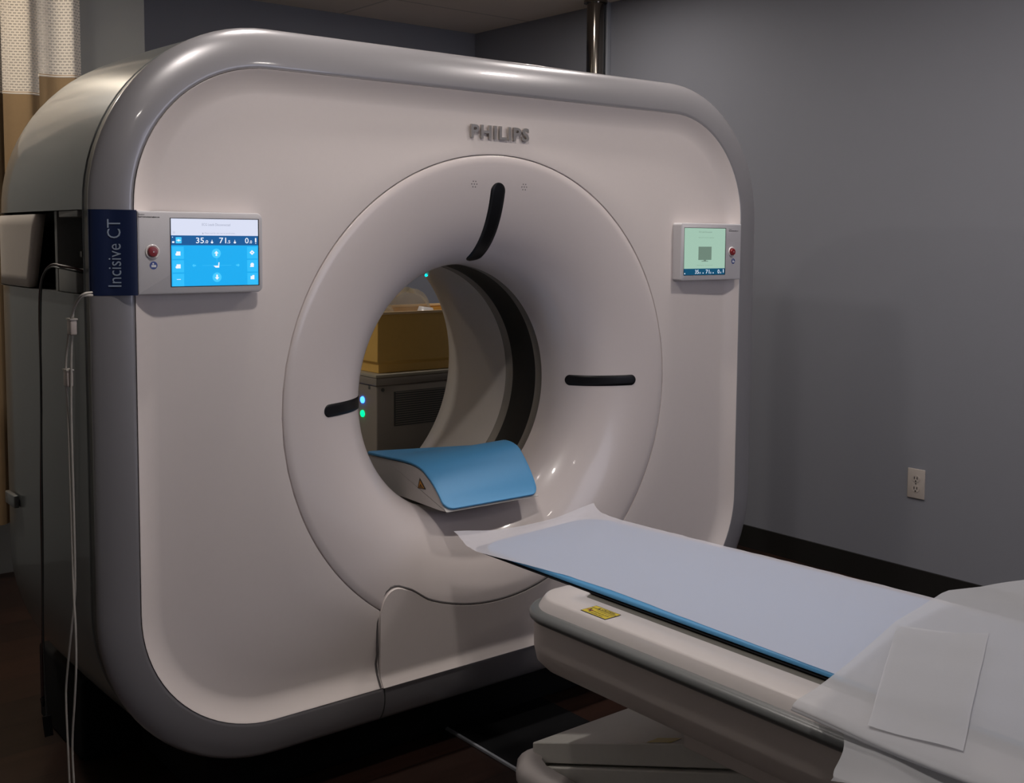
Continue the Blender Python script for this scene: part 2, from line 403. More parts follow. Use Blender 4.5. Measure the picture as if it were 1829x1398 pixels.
# rear shell
def shell_o(y):
    if y < .6: return .092+.007*math.sin(min(1, (y-.06)/.4)*PI/2)
    s = min(1, (y-.6)/.38); return .099-.25*(1-math.sqrt(max(0, 1-s*s)))
ys = [.064, .07, .10, .16, .22, .29, .36, .43, .50, .56, .60]+[.6+.38*math.sin(PI/2*k/12) for k in range(1, 13)]
prof = [(.086, .0605), (.0895, .0615)]+[(shell_o(y), y) for y in ys]
loops = [outline(o, y) for o, y in prof]
end = loops[-1]; rc = circ(.548, .975)
loops += [lerp(end, rc, .5, .98), rc]
V, F = loft(loops)
RY0, RY1 = .075, .80
def inrecess(f_): return all(V[i][0] < -.9 and 1.268 <= V[i][2] <= 1.452 and V[i][1] > .0635 and V[i][1] < .86 for i in f_)
sh = mk('rear_shell', V, [f_[::-1] for f_ in F if not inrecess(f_)], 'shell', gan, angle=40, label='grey rounded rear housing behind the silver frame')
recess = [f_ for f_ in F if inrecess(f_)]
# niche walls (recess floor, ceiling, back) and side door
g = G()
xw_in = -1.02
ylist = [.07, .10, .16, .22, .29, .36, .43, .50, .56, .60, .70, .80]
for z, flip in ((1.2685, 0), (1.4515, 1)):
    for a, b in zip(ylist, ylist[1:]):
        q = [(XLf-shell_o(a)+.001, a, z), (xw_in, a, z), (xw_in, b, z), (XLf-shell_o(b)+.001, b, z)]
        g.add(q if not flip else q[::-1], [(0, 1, 2, 3)])
g.add([(xw_in, .07, 1.2685), (xw_in, .85, 1.2685), (xw_in, .85, 1.4515), (xw_in, .07, 1.4515)], [(3, 2, 1, 0)])
g.add([(xw_in, .065, 1.2685), (-1.086, .065, 1.2685), (-1.086, .065, 1.4515), (xw_in, .065, 1.4515)], [(0, 1, 2, 3)])
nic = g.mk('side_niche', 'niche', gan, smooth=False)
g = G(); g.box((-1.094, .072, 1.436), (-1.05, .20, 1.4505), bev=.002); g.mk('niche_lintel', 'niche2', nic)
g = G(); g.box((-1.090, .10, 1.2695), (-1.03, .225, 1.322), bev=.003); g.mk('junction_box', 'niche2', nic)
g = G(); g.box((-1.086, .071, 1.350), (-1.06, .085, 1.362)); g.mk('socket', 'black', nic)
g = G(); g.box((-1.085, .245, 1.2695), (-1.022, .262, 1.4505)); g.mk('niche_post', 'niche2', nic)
# beige door with slanted front edge
def door_y0(z): return .352+(1.442-z)/(1.442-1.267)*.078
zs = [1.271, 1.30, 1.36, 1.42, 1.445]; V = []; F = []
nyy = 16
for z in zs:
    y0 = door_y0(z)
    for k in range(nyy+1):
        y = y0+(.93-y0)*k/nyy; V.append((XLf-shell_o(y)+.003, y, z))
for j in range(len(zs)-1):
    for k in range(nyy):
        a = j*(nyy+1)+k; F.append((a, a+nyy+1, a+nyy+2, a+1))
dr = mk('side_door', V, F, 'door_beige', gan, label='beige side door panel'); s_ = dr.modifiers.new('thick', 'SOLIDIFY'); s_.thickness = .02; s_.offset = -1
g = G(); g.box((-1.1075, .575, .703), (-1.095, .66, .735), bev=.003); g.mk('shell_latch', 'shell', gan)
# front funnel
NP = 2.2
def prof_y(r):   # depth of the funnel surface at radius r
    q = (.6465-r)/(.6465-.352); q = min(1, max(0, q))
    return .2-.2*(1-q**NP)**(1/NP) if q < 1 else .2
pr_ = [(.6492, .014), (.6492, .0035), (.648, .0010)]
for k in range(0, 33):
    a = PI/2*k/32
    q = math.sin(a)**(2/NP); yy = .2-.2*math.cos(a)**(2/NP)
    pr_.append((.6465-q*(.6465-.352), yy))
pr_.append((.352, .229))
def ring_loft(prof, n=192):
    return loft([[(r*math.cos(2*PI*k/n), y, ISO+r*math.sin(2*PI*k/n)) for k in range(n)] for r, y in prof])
V, F = ring_loft(pr_); fl = mk('bore_funnel', V, F, 'flare', gan, angle=60, label='glossy white funnel leading into the bore')
V, F = ring_loft([(.352, .229), (.354, .231), (.354, .262)]); bl = mk('bore_liner', V, F, 'liner', gan, angle=60)
V, F = ring_loft([(.354, .262), (.3535, .264), (.3535, .372), (.354, .374)]); mk('scan_window', V, F, 'liner_dark', bl, label='black scan window band around the bore')
V, F = ring_loft([(.354, .374), (.354, .404), (.352, .408)]); mk('liner_rim', V, F, 'liner', bl)
pr2 = []
for k in range(25):
    y = .408+(.975-.408)*k/24; s = (y-.408)/.60; pr2.append((.352+.298*(1-math.sqrt(1-s*s)), y))
V, F = ring_loft(pr2); rcn = mk('rear_funnel', V, F, 'rearcone', gan, angle=60)
pr3 = [(.36+.30, .03), (.36, .24), (.36, .40), (.56, .96)]
# laser windows on the funnel
def fpt(r, a, w, lift):
    y = prof_y(r); e = .002; dy = (prof_y(r+e)-prof_y(r-e))/(2*e)   # dy/dr negative
    n = Vector((-1*(-dy)*0, 0, 0))
    ca, sa = math.cos(a), math.sin(a)
    # outward normal (towards the viewer and the axis)
    ny, nr = -1, dy; l = math.hypot(ny, nr); ny /= l; nr /= l
    P = Vector((r*ca-w*sa, y, r*sa+w*ca)); rr = math.hypot(P.x, P.z)
    # keep on the surface for the offset across
    P.y = prof_y(rr)
    P += Vector((nr*ca, ny, nr*sa))*lift
    return (P.x, P.y, P.z+ISO)
def slot(ang, r0, r1, hw, nm='laser_window', coff=0.0):
    # arc length table
    N = 160; rs = [r0+(r1-r0)*k/N for k in range(N+1)]; L = [0]
    for a, b in zip(rs, rs[1:]): L.append(L[-1]+math.hypot(b-a, prof_y(b)-prof_y(a)))
    T = L[-1]
    def r_at(s):
        for i in range(N):
            if L[i+1] >= s: 
                q = (s-L[i])/(L[i+1]-L[i]+1e-12); return rs[i]+(rs[i+1]-rs[i])*q
        return r1
    g = G(); rows = []
    S = [hw*(1-math.cos(PI/2*k/8)) for k in range(8)]+[hw+(T-2*hw)*k/24 for k in range(25)]+[T-hw+hw*math.sin(PI/2*k/8) for k in range(1, 9)]
    a = math.radians(ang)
    for s in S:
        if s < hw: h = math.sqrt(max(1e-8, hw*hw-(hw-s)**2))
        elif s > T-hw: h = math.sqrt(max(1e-8, hw*hw-(s-T+hw)**2))
        else: h = hw
        r = r_at(s); rows.append([fpt(r, a, h*w+coff, lf) for w, lf in ((-1.06, -.001), (-1, .0012), (-.5, .0016), (0, .0017), (.5, .0016), (1, .0012), (1.06, -.001))])
    V, F = loft(rows, closed=False); g.add(V, F); return recalc(g.mk(nm, 'black', fl, angle=80, label='black laser window slot'))
slot(0, .364, .541, .0155)
slot(180, .359, .531, .0155)
slot(90, .364, .577, .0240, coff=-.002)
for ax, az in ((-.081, 1.540), (.091, 1.538)):
    g = G()
    for k in range(7):
        dx, dz = (0, 0) if k == 6 else (.0085*math.cos(k*PI/3), .0085*math.sin(k*PI/3))
        x, z = ax+dx, az+dz; r = math.hypot(x, z-ISO); g.discxz(x, z, .0016, prof_y(r)-.0006, 0, 8)
    g.mk('microphone_holes', 'blackprint', fl, smooth=False)
# small emissive cyan dot on the rear funnel surface
g = G(); g.lathe_y(.243, 1.272, [(.0001, .698), (.004, .699), (.005, .703)], n=12); g.mk('glow_dot', 'emit_cyan', rcn)

# lower service cover
xa = .381
def ctop(x):
    ax = abs(x)
    if ax > .300:
        # rounded shoulder
        q = min(1, (ax-.300)/(xa-.300)); 
        if q < .38: return .483+.010*math.sin(q/.38*PI/2)
        s = (q-.38)/.62; return .493-.075*(1-math.sqrt(max(0, 1-s*s)))
    zc = ISO-math.sqrt(.578**2-x*x); 
    if ax > .22: 
        q = (ax-.22)/.08; zl = ISO-math.sqrt(.578**2-.22**2); 
        s0 = .22/math.sqrt(.578**2-.22**2); z1 = .483; s1 = .12/1
        h = .08; return (2*q**3-3*q*q+1)*zl+(q**3-2*q*q+q)*h*s0+(-2*q**3+3*q*q)*z1+(q**3-q*q)*h*s1*2
    return zc
def covf(x, z):
    d = z-ZB; base = covey(d) if d < CW else .008
    return min(base, .001)-.0045
xsx = [-xa, -xa+.001]+[-xa+.002+(2*xa-.004)*k/72 for k in range(73)]+[xa-.001, xa]
zabs = [.0008, .004, .009, .015, .021, .028, .036, .044, .052, .060, .070]
vs = zabs+[.2*k/2 for k in range(1, 10)]+[.97, .985, 1.0]
V = []; F = []
nx = len(xsx)
for j, v in enumerate(vs):
    for i, x in enumerate(xsx):
        zt = ctop(x); zb = ZB+zabs[-1]
        z = ZB+v if j < len(zabs) else zb+(zt-zb)*v
        y = covf(x, z)
        if j == len(vs)-1 or i in (0, nx-1): y += .006
        V.append((x, y, z))
for j in range(len(vs)-1):
    for i in range(nx-1):
        a = j*nx+i; F.append((a, a+1, a+nx+1, a+nx))
cov = mk('lower_service_cover', V, F, 'panel', gan, angle=60, label='removable lower cover panel under the bore')
# dark joint around it
pts = [(-.386, .245)]+[(-.386, .245+(.41-.245)*k/6) for k in range(1, 7)]
for k in range(0, 61):
    x = -xa+2*xa*k/60; pts.append((x*1.008, ctop(x)+.0035))
pts += [(.386, .245+(.41-.245)*k/6) for k in range(6, -1, -1)]
pp = []
for x, z in pts:
    d = z-ZB; pp.append((x, (covey(d) if d < CW else .004)-.0006 if z < .34 or abs(x) > .3 else -.0005, z))
V, F = tube(pp, .0028, 8, 0); mk('cover_joint', V, F, 'seam', gan)
for sx in (-1,):
    pts = [(-.376, ringy(o)-.0003, ZB-o) for o in [A_*k/16 for k in range(17)]]
    V, F = tube([(p[0]+.004*math.sin(i/16*PI), p[1], p[2]) for i, p in enumerate(pts)], .0016, 6, 0); mk('frame_joint', V, F, 'gasket', gan)

# maker letters
V, F = text_geo('PHILIPS', .028, .0, 1.16)
g = G(); 
d_ = .0045
TV = [(-.096+.198*u, .0015-d_, 1.661+.0365*v-.0*u) for u, v, w in V]
g.add(TV, F)
BV = [(x, .003, z) for x, y, z in TV]
# side walls from boundary edges
from collections import Counter
ec = Counter(); ed = {}
for f_ in F:
    for a, b in zip(f_, f_[1:]+f_[:1]):
        ec[tuple(sorted((a, b)))] += 1; ed[tuple(sorted((a, b)))] = (a, b)
n0 = len(g.V); g.V += BV; nV = len(TV)
for e, c in ec.items():
    if c == 1:
        a, b = ed[e]; g.F.append((b, a, n0+a, n0+b)); g.I.append(0)
recalc(mk('maker_lettering', g.V, g.F, 'letters', gan, smooth=False, label='raised metal letters'))

# plinth
g = G(); g.box((-.80, .12, 0.0), (.80, .90, .26), bev=.01); g.mk('base_plinth', 'matteblack', gan)
g = G(); g.box((-.96, .55, 0.0), (-.80, .93, .22), bev=.01); g.mk('base_foot', 'matteblack', gan)

# control panels
def rrect(x0, z0, x1, z1, rl, rr_, n=6):
    P = []
    for cx, cz, r, a0 in ((x1-rr_, z0+rr_, rr_, -90), (x1-rr_, z1-rr_, rr_, 0), (x0+rl, z1-rl, rl, 90), (x0+rl, z0+rl, rl, 180)):
        for k in range(n+1):
            a = math.radians(a0+90*k/n); P.append((cx+r*math.cos(a), cz+r*math.sin(a)))
    return P
def ctrl_body(x0, z0, x1, z1, yb, yf, rl, rr_, bev):
    L = [[(x, y, z) for x, z in rrect(x0+b, z0+b, x1-b, z1-b, max(rl-b, .0008), max(rr_-b, .0008))] for y, b in ((yb, 0), (yf+bev, 0), (yf+bev*.4, bev*.25), (yf, bev))]
    return loft(L, cap0=False, cap1=True)
YF_ = -.030
def arrow(g, cx, cz, s, ang, y, i):
    ca, sa = math.cos(ang), math.sin(ang)
    P = [(0, .5), (.45, 0), (.16, 0), (.16, -.5), (-.16, -.5), (-.16, 0), (-.45, 0)]
    g.polyxz([(cx+(p[0]*ca-p[1]*sa)*s, cz+(p[0]*sa+p[1]*ca)*s) for p in P], y, i)
def button_set(cp, xr, zr, xb, zb):
    g = G(); g.lathe_y(xr, zr, [(.0155, YF_+.0005), (.0155, YF_-.002), (.0145, YF_-.003), (.0115, YF_-.0015), (.0110, YF_+.0005)]); c = g.mk('button_collar', 'collar', cp)
    g = G(); g.lathe_y(xr, zr, [(.0105, YF_+.002), (.0105, YF_-.006), (.0095, YF_-.008), (.0001, YF_-.009)]); g.mk('emergency_stop_button', 'red', cp, label='red emergency stop button')
    g = G(); 
    g.add(*[list(x) for x in [[(xr+.0022*math.cos(a), YF_-.0092, zr+.0022*math.sin(a)) for a in (PI/2, PI*7/6, PI*11/6)], [(0, 1, 2)]]])
    g.mk('button_symbol', 'whiteprint', cp, smooth=False)
    g = G(); g.discxz(xb, zb, .0085, YF_-.0006, 0); 
    g.discxz(xb-.001, zb+.0035, .002, YF_-.0009, 1, 10); g.quadxz(xb-.005, zb-.004, xb+.0055, zb+.001, YF_-.0009, 1)
    g.mk('call_button', ['bluebtn', 'whiteprint'], cp, smooth=False, label='round blue button mark')
# left
cpl = thing  # placeholder name not used
V, F = ctrl_body(-1.002, 1.270, -.711, 1.4495, .006, YF_, .0012, .014, .004)
cp = recalc(mk('control_panel', V, F, 'ctrl', gan, angle=35, label='wide light grey control panel with a lit blue screen'))
x0, x1, z0, z1 = -.9285, -.7235, 1.2868, 1.4345
g = G(); Y = YF_-.0008
def X(u): return x0+(x1-x0)*u
def Z(v): return z0+(z1-z0)*v
# u,v in fractions of the screen, measured in the photograph (v up)
vb1, vb0 = .752, .606
g.quadxz(x0-.002, z0-.0015, x1+.0025, z1+.0015, Y+.0003, 5)
g.quadxz(X(0), Z(vb1), X(1), Z(1), Y, 0); g.quadxz(X(0), Z(vb0), X(1), Z(vb1), Y, 1); g.quadxz(X(0), Z(0), X(1), Z(vb0), Y, 2)
for lo, hi in ((.405, .585), (.205, .385), (.0, .185)):
    g.quadxz(X(.01), Z(lo), X(.138), Z(hi), Y-.0002, 3); g.quadxz(X(.865), Z(lo), X(.99), Z(hi), Y-.0002, 3)
g.discxz(X(.505), Z(.485), (x1-x0)*.052, Y-.0002, 4); g.discxz(X(.510), Z(.125), (x1-x0)*.052, Y-.0002, 4)
g.quadxz(X(.05), Z(.635), X(.115), Z(.725), Y-.0002, 4)
scr = g.mk('screen', ['s_white', 's_bar', 's_cyan', 's_cyan2', 's_cyan3', 'black'], cp, smooth=False, label='lit touch screen showing blue controls')
# text (sub-part of the panel)
g = G(); Y2 = Y-.0005
put_text(g, 'ECG Leads Disconnected', X(.345), Z(.898), X(.67), Z(.935), Y2, 1); g.mk('screen_heading', ['s_text', 's_grey'], cp, smooth=False); g = G()
put_text(g, 'Please wait for the scan to synchronize...', X(.375), Z(.775), X(.735), Z(.797), Y2, 1)
g.add([(X(.345), Y2, Z(.775)), (X(.362), Y2, Z(.775)), (X(.3535), Y2, Z(.80))], [(0, 1, 2)], 1); g.mk('screen_message', ['s_text', 's_grey'], cp, smooth=False); g = G()
g.quadxz(X(.02), Z(.783), X(.045), Z(.787), Y2, 1); g.quadxz(X(.02), Z(.800), X(.045), Z(.804), Y2, 1)
def num(a, b, u0, u1, u2, u3):
    put_text(g, a, X(u0), Z(.637), X(u1), Z(.722), Y2, 0, .006); put_text(g, b, X(u2), Z(.637), X(u3), Z(.683), Y2, 0, .01)
num('35', '.0', .275, .365, .372, .413); num('71', '.5', .540, .620, .632, .668); num('0', '.0', .842, .885, .893, .925)
for u in (.457, .722):
    g.discxz(X(u), Z(.650), .0030, Y2, 0, 12, .0022); g.quadxz(X(u)-.0006, Z(.66), X(u)+.0006, Z(.69), Y2, 0)
g.quadxz(X(.962), Z(.655), X(.978), Z(.72), Y2, 0); g.quadxz(X(.964), Z(.632), X(.976), Z(.642), Y2, 0)
g.quadxz(X(.01), Z(.64), X(.035), Z(.665), Y2, 0); g.add([(X(.008), Y2, Z(.73)), (X(.022), Y2, Z(.73)), (X(.015), Y2, Z(.715))], [(2, 1, 0)], 0)
g.mk('screen_readout', ['s_text', 's_grey', 's_cyan3', 's_cyan'], cp, smooth=False); g = G()
g.quadxz(X(.058), Z(.675), X(.107), Z(.683), Y2, 0); g.discxz(X(.082), Z(.679), .0025, Y2, 0, 10)
arrow(g, X(.505), Z(.485), .0115, 0, Y2, 0); arrow(g, X(.510), Z(.125), .0115, PI, Y2, 0)
arrow(g, X(.25), Z(.305), .009, PI/2, Y2, 2); arrow(g, X(.755), Z(.305), .009, -PI/2, Y2, 2)
g.quadxz(X(.345), Z(.302), X(.675), Z(.306), Y2, 2); g.quadxz(X(.508), Z(.34), X(.511), Z(.42), Y2, 2)
g.polyxz([(X(.47), Z(.30)), (X(.495), Z(.27)), (X(.535), Z(.27)), (X(.54), Z(.35)), (X(.528), Z(.35)), (X(.523), Z(.30))], Y2, 0)
for v in (.485, .295):
    g.quadxz(X(.055), Z(v-.03), X(.10), Z(v+.03), Y2, 0); g.discxz(X(.058), Z(v-.012), .003, Y2, 0, 10)
g.quadxz(X(.055), Z(.098), X(.10), Z(.106), Y2, 0)
g.polyxz([(X(.925), Z(.535)), (X(.955), Z(.497)), (X(.925), Z(.459)), (X(.895), Z(.497))][::-1], Y2, 0)
g.discxz(X(.925), Z(.497), .0014, Y2-.0002, 3, 10)
g.discxz(X(.925), Z(.31), .0045, Y2, 0, 12); g.quadxz(X(.90), Z(.275), X(.945), Z(.29), Y2, 0)
g.quadxz(X(.905), Z(.085), X(.925), Z(.135), Y2, 0); g.quadxz(X(.925), Z(.085), X(.95), Z(.15), Y2, 0)
g.mk('screen_icons', ['s_text', 's_grey', 's_cyan3', 's_cyan'], cp, smooth=False)
g = G(); put_text(g, 'Caution', -1.000, 1.4405, -.986, 1.4432, YF_-.0004, 0, .02); put_text(g, 'Read instructions before use', -1.000, 1.4352, -.953, 1.4385, YF_-.0004, 0, .03)
g.mk('printed_notice', 'blackprint', cp, smooth=False)
button_set(cp, -.9705, 1.362, -.968, 1.333)
# right
V, F = ctrl_body(.690, 1.270, .974, 1.4485, .006, YF_, .008, .0012, .004)
cp = recalc(mk('control_panel', V, F, 'ctrl', gan, angle=35, label='grey control panel with a pale green screen'))
x0, x1, z0, z1 = .7040, .8950, 1.2872, 1.4330
g = G()
g.quadxz(x0-.001, z0-.001, x1+.003, z1+.0015, Y+.0003, 3)
g.quadxz(X(0), Z(.135), X(1), Z(1), Y, 0); g.quadxz(X(0), Z(0), X(1), Z(.135), Y, 1)
g.quadxz(X(.34), Z(.32), X(.66), Z(.605), Y-.0002, 2); g.quadxz(X(.47), Z(.30), X(.53), Z(.32), Y-.0002, 2); g.quadxz(X(.42), Z(.285), X(.58), Z(.30), Y-.0002, 2)
g.mk('screen', ['s_green', 's_bar2', 's_green2', 'black'], cp, smooth=False, label='lit screen with a monitor icon on pale green')
g = G()
put_text(g, 'ECG Leads Disconnected', X(.345), Z(.905), X(.66), Z(.935), Y2, 1); g.mk('screen_heading', ['s_text', 's_green2'], cp, smooth=False); g = G(); put_text(g, 'Please wait for the scan to synchronize...', X(.335), Z(.785), X(.725), Z(.808), Y2, 1); g.mk('screen_message', ['s_text', 's_green2'], cp, smooth=False); g = G()
put_text(g, 'Waiting for connection...', X(.30), Z(.195), X(.71), Z(.212), Y2, 1); g.mk('screen_status', ['s_text', 's_green2'], cp, smooth=False); g = G()
put_text(g, '35', X(.265), Z(.025), X(.355), Z(.108), Y2, 0); put_text(g, '.0', X(.365), Z(.025), X(.40), Z(.06), Y2, 0)
put_text(g, '71', X(.525), Z(.025), X(.615), Z(.108), Y2, 0); put_text(g, '.5', X(.625), Z(.025), X(.66), Z(.06), Y2, 0)
put_text(g, '0', X(.82), Z(.025), X(.865), Z(.108), Y2, 0); put_text(g, '.0', X(.875), Z(.025), X(.91), Z(.06), Y2, 0)
g.quadxz(X(.955), Z(.04), X(.97), Z(.115), Y2, 0); g.quadxz(X(.01), Z(.02), X(.03), Z(.045), Y2, 0); 
g.quadxz(X(.45), Z(.028), X(.47), Z(.05), Y2, 0); g.quadxz(X(.70), Z(.028), X(.72), Z(.05), Y2, 0)
g.mk('screen_readout', ['s_text', 's_green2'], cp, smooth=False)
g = G(); put_text(g, 'Caution', .912, 1.4300, .925, 1.4325, YF_-.0004, 0, .02); put_text(g, 'Read instructions before use', .912, 1.4245, .957, 1.4278, YF_-.0004, 0, .03)
g.mk('printed_notice', 'blackprint', cp, smooth=False)
button_set(cp, .928, 1.359, .936, 1.329)

# ------------------------------------------------------------------ padded support inside the bore
sp = thing('padded_bore_support', 'sky blue padded white support lying in the bottom of the scanner bore', 'patient support', (.01, .2, .66))
pf = [(.44, .762), (.40, .763), (.36, .764), (.30, .766), (.24, .768), (.187, .767), (.146, .759), (.116, .744), (.085, .723), (.061, .701), (.046, .684), (.034, .672), (.027, .666)]
PS = spline([(0, a, b) for a, b in pf], 3)
def sstep0(y):
    q = min(1, max(0, (y-.02)/.3)); return q
def CR(u, y):
    q = min(1, max(0, (y-.22)/.16)); return .030*u**.7*(1-q*q*(3-2*q))
XA, XB = -.153, .178
def crown(u): 
    q = min(1, max(0, u/.35)); return (q*q*(3-2*q))
rows = []; n = 30
NPp = len(PS)
for i, p in enumerate(PS):
    y, z = p.y, p.z; row = []
    sfront = (NPp-1-i)/(NPp-1)      # 0 at the front lip, 1 at the back
    fz = min(1, max(0, (z-.672)/.085))
    inset = 0
    arc = 0
    # rounded corners near the front lip and at the back
    dl = sum((PS[k+1]-PS[k]).length for k in range(i, NPp-1)); rC = .030
    if dl < rC: inset = rC-math.sqrt(max(0, rC*rC-(rC-dl)**2))
    dbk = sum((PS[k+1]-PS[k]).length for k in range(0, i)); rB = .010
    if dbk < rB: inset = rB-math.sqrt(max(0, rB*rB-(rB-dbk)**2))
    for k in range(n+1):
        u = k/n; x = XA+(XB-XA)*u
        xx = XA+inset+(XB-XA-2*inset)*u
        row.append((xx, y*(1-.25*u*sstep0(y)), z+CR(u, y)*fz))
    rows.append(row)
V, F = loft(rows, closed=False)
pad = recalc(mk('pad_cover', V, F, 'padblue', sp, angle=70, label='sky blue curved pad'))
if pad.data.polygons[len(pad.data.polygons)//2].normal.z < 0:
    pad.data.flip_normals()
sm = pad.modifiers.new('thick', 'SOLIDIFY'); sm.thickness = .007; sm.offset = -1
bv = pad.modifiers.new('round', 'BEVEL'); bv.width = .002; bv.segments = 2; bv.limit_method = 'ANGLE'
# box below
rows = []
for k in range(11):
    u = k/10; x = XA+.003+(XB-XA-.006)*u
    c = crown(u)
    loop = []
    for p in PS: 
        fz = min(1, max(0, (p.z-.672)/.085)); loop.append((x, p.y*(1-.25*u*sstep0(p.y))+.003, p.z+CR(u, p.y)*fz-.009))
    loop += [(x, .030, .659), (x, .06, .657), (x, .23, .661), (x, .44*(1-.25*u), .661)]
    rows.append(loop)
V, F = loft(rows, cap0=True, cap1=True); recalc(mk('support_box', V, F, 'supp', sp, angle=35))
g = G(); xs_ = XA+.002
g.add([(xs_, .157, .731), (xs_, .167, .700), (xs_, .127, .703)], [(0, 1, 2)], 1)
g.add([(xs_-.0004, .1555, .7245), (xs_-.0004, .1635, .7025), (xs_-.0004, .133, .705)], [(0, 1, 2)], 0)
g.add([(xs_-.0008, .153, .714), (xs_-.0008, .157, .709), (xs_-.0008, .145, .7085)], [(0, 1, 2)], 1)
g.add([(xs_-.0008, .161, .7065), (xs_-.0008, .161, .7045), (xs_-.0008, .139, .7062), (xs_-.0008, .139, .708)], [(0, 1, 2, 3)], 1)
g.mk('warning_triangle', ['orange', 'blackprint'], sp, smooth=False, label='orange warning triangle sticker')

# ------------------------------------------------------------------ patient table
tb = thing('patient_table', 'long white patient table with grey bumper pointing into the scanner bore', 'scanner table', (0, -1.35, 0))
YT0, YT1 = -.505, -2.35
def plan(x, z):   # cross section -> swept around the front with a rounded nose
    pass
secR = .13
def table_loop(hx, yfront, z, rr_):
    # closed plan outline at height z : half width hx, front at yfront, corner radius rr_
    P = []
    for k in range(13):
        a = PI*(1-k/24); P.append((-hx+rr_+rr_*math.cos(a), yfront-rr_+rr_*math.sin(a), z))
    for k in range(13):
        a = PI/2*(1-k/12); P.append((hx-.04-rr_+rr_*math.cos(a), yfront-rr_+rr_*math.sin(a), z))
    P += [(hx-.04, YT1, z), (-hx, YT1, z)]
    return P
def tl(o, z, yf=None): return table_loop(.375-o, YT0-o*.9+.018, z, max(.02, .125-o))
# upper deck: rim from trough edge to the bumper
V, F = loft([tl(.139, .606), tl(.138, .610), tl(.135, .6125), tl(.060, .613), tl(.0555, .6122), tl(.052, .609), tl(.0405, .592), tl(.039, .589)])
recalc(mk('table_rim', V, F, 'table_white', tb, angle=50, label='white rim around the table top'))
V, F = loft([tl(.139, .6095), tl(.172, .6095), tl(.18, .600), tl(.29, .600)], cap1=True); recalc(mk('table_trough', V, F, 'trough', tb, angle=50))
V, F = loft([tl(.040, .590), tl(.031, .5905), tl(.022, .587), tl(.017, .580), tl(.018, .572), tl(.024, .566), tl(.030, .564)])
recalc(mk('side_bumper', V, F, 'bumper', tb, angle=60, label='grey rubber bumper strip'))
V, F = loft([tl(.029, .567), tl(.0285, .54), tl(.029, .505), tl(.036, .475), tl(.06, .452), tl(.11, .425), tl(.17, .405), tl(.24, .398)], cap1=True)
recalc(mk('table_body', V, F, 'table_body', tb, angle=60))
# cradle + mattress
def cr_loop(xl, d, y0, z, r=.05):
    P = []; xr = [.235-d, .285-d, .315-d]
    for k in range(9):
        a = PI*(1-k/16); P.append((xl+r+r*math.cos(a), y0-.03-r+r*math.sin(a), z))
    for k in range(9):
        a = PI/2*(1-k/8); P.append((xr[0]-r+r*math.cos(a), y0-r+r*math.sin(a), z))
    P += [(xr[1], -.70, z), (xr[2], -1.15, z), (xr[2], YT1+.02, z), (xl, YT1+.02, z)]; return P
V, F = loft([cr_loop(-.14, .08, -.26, .6035, .06), cr_loop(-.196, .02, -.155, .608, .05), cr_loop(-.214, .004, -.130, .6120, .04), cr_loop(-.214, .004, -.130, .6135, .04)], cap0=True, cap1=True)
recalc(mk('cradle', V, F, 'matteblack', tb, angle=50, label='thin black carbon cradle under the mattress'))
V, F = loft([cr_loop(-.204, .004, -.150, .6135, .08), cr_loop(-.209, 0, -.147, .6165, .08), cr_loop(-.209, 0, -.147, .6215, .08), cr_loop(-.205, .004, -.150, .6250, .08)], cap0=True, cap1=True)
recalc(mk('mattress', V, F, 'padblue', tb, angle=50, label='thin sky blue mattress'))
# caution label on the rim
g = G()
def lab(P, i, dz=0): g.add([(x, y, z+dz) for x, y, z in P], [(0, 1, 2, 3)], i)
ZL = .6138
g_ = [(-.270, -.648), (-.325, -.648), (-.325, -.755), (-.270, -.755)]
LX0, LX1, LY0, LY1 = -.264, -.311, -.684, -.760
def L2(u, v): return (LX1+(LX0-LX1)*v, LY0+(LY1-LY0)*u)   # u along the table, v up the label
def lq(u0, v0, u1, v1, dz, i):
    P = [L2(u0, v0), L2(u1, v0), L2(u1, v1), L2(u0, v1)]; g.add([(a, b, ZL+dz) for a, b in P], [(0, 1, 2, 3)], i)
lq(0, 0, 1, 1, 0, 1); lq(.02, .04, .98, .96, .0003, 0); lq(.02, .66, .98, .70, .0006, 1)
def ltext(s, u0, v0, u1, v1):
    V, F = text_geo(s, .01); TV = []
    for u, v, w in V:
        a, b = L2(u0+(u1-u0)*u, v0+(v1-v0)*v); TV.append((a, b, ZL+.0007))
    g.add(TV, F, 1)
ltext('CAUTION', .36, .74, .86, .90); ltext('Do not place hands', .34, .48, .94, .58); ltext('between the table', .34, .30, .92, .40); ltext('and the base', .34, .12, .78, .22)
P = [L2(.24, .72), L2(.32, .72), L2(.28, .92)]; g.add([(a, b, ZL+.0007) for a, b in P], [(0, 1, 2)], 1)
lq(.06, .32, .30, .40, .0007, 2); lq(.10, .40, .16, .54, .0007, 1); lq(.20, .18, .26, .32, .0007, 1)
recalc(g.mk('caution_label', ['yellow', 'blackprint', 'red'], tb, smooth=False, label='yellow caution sticker'))
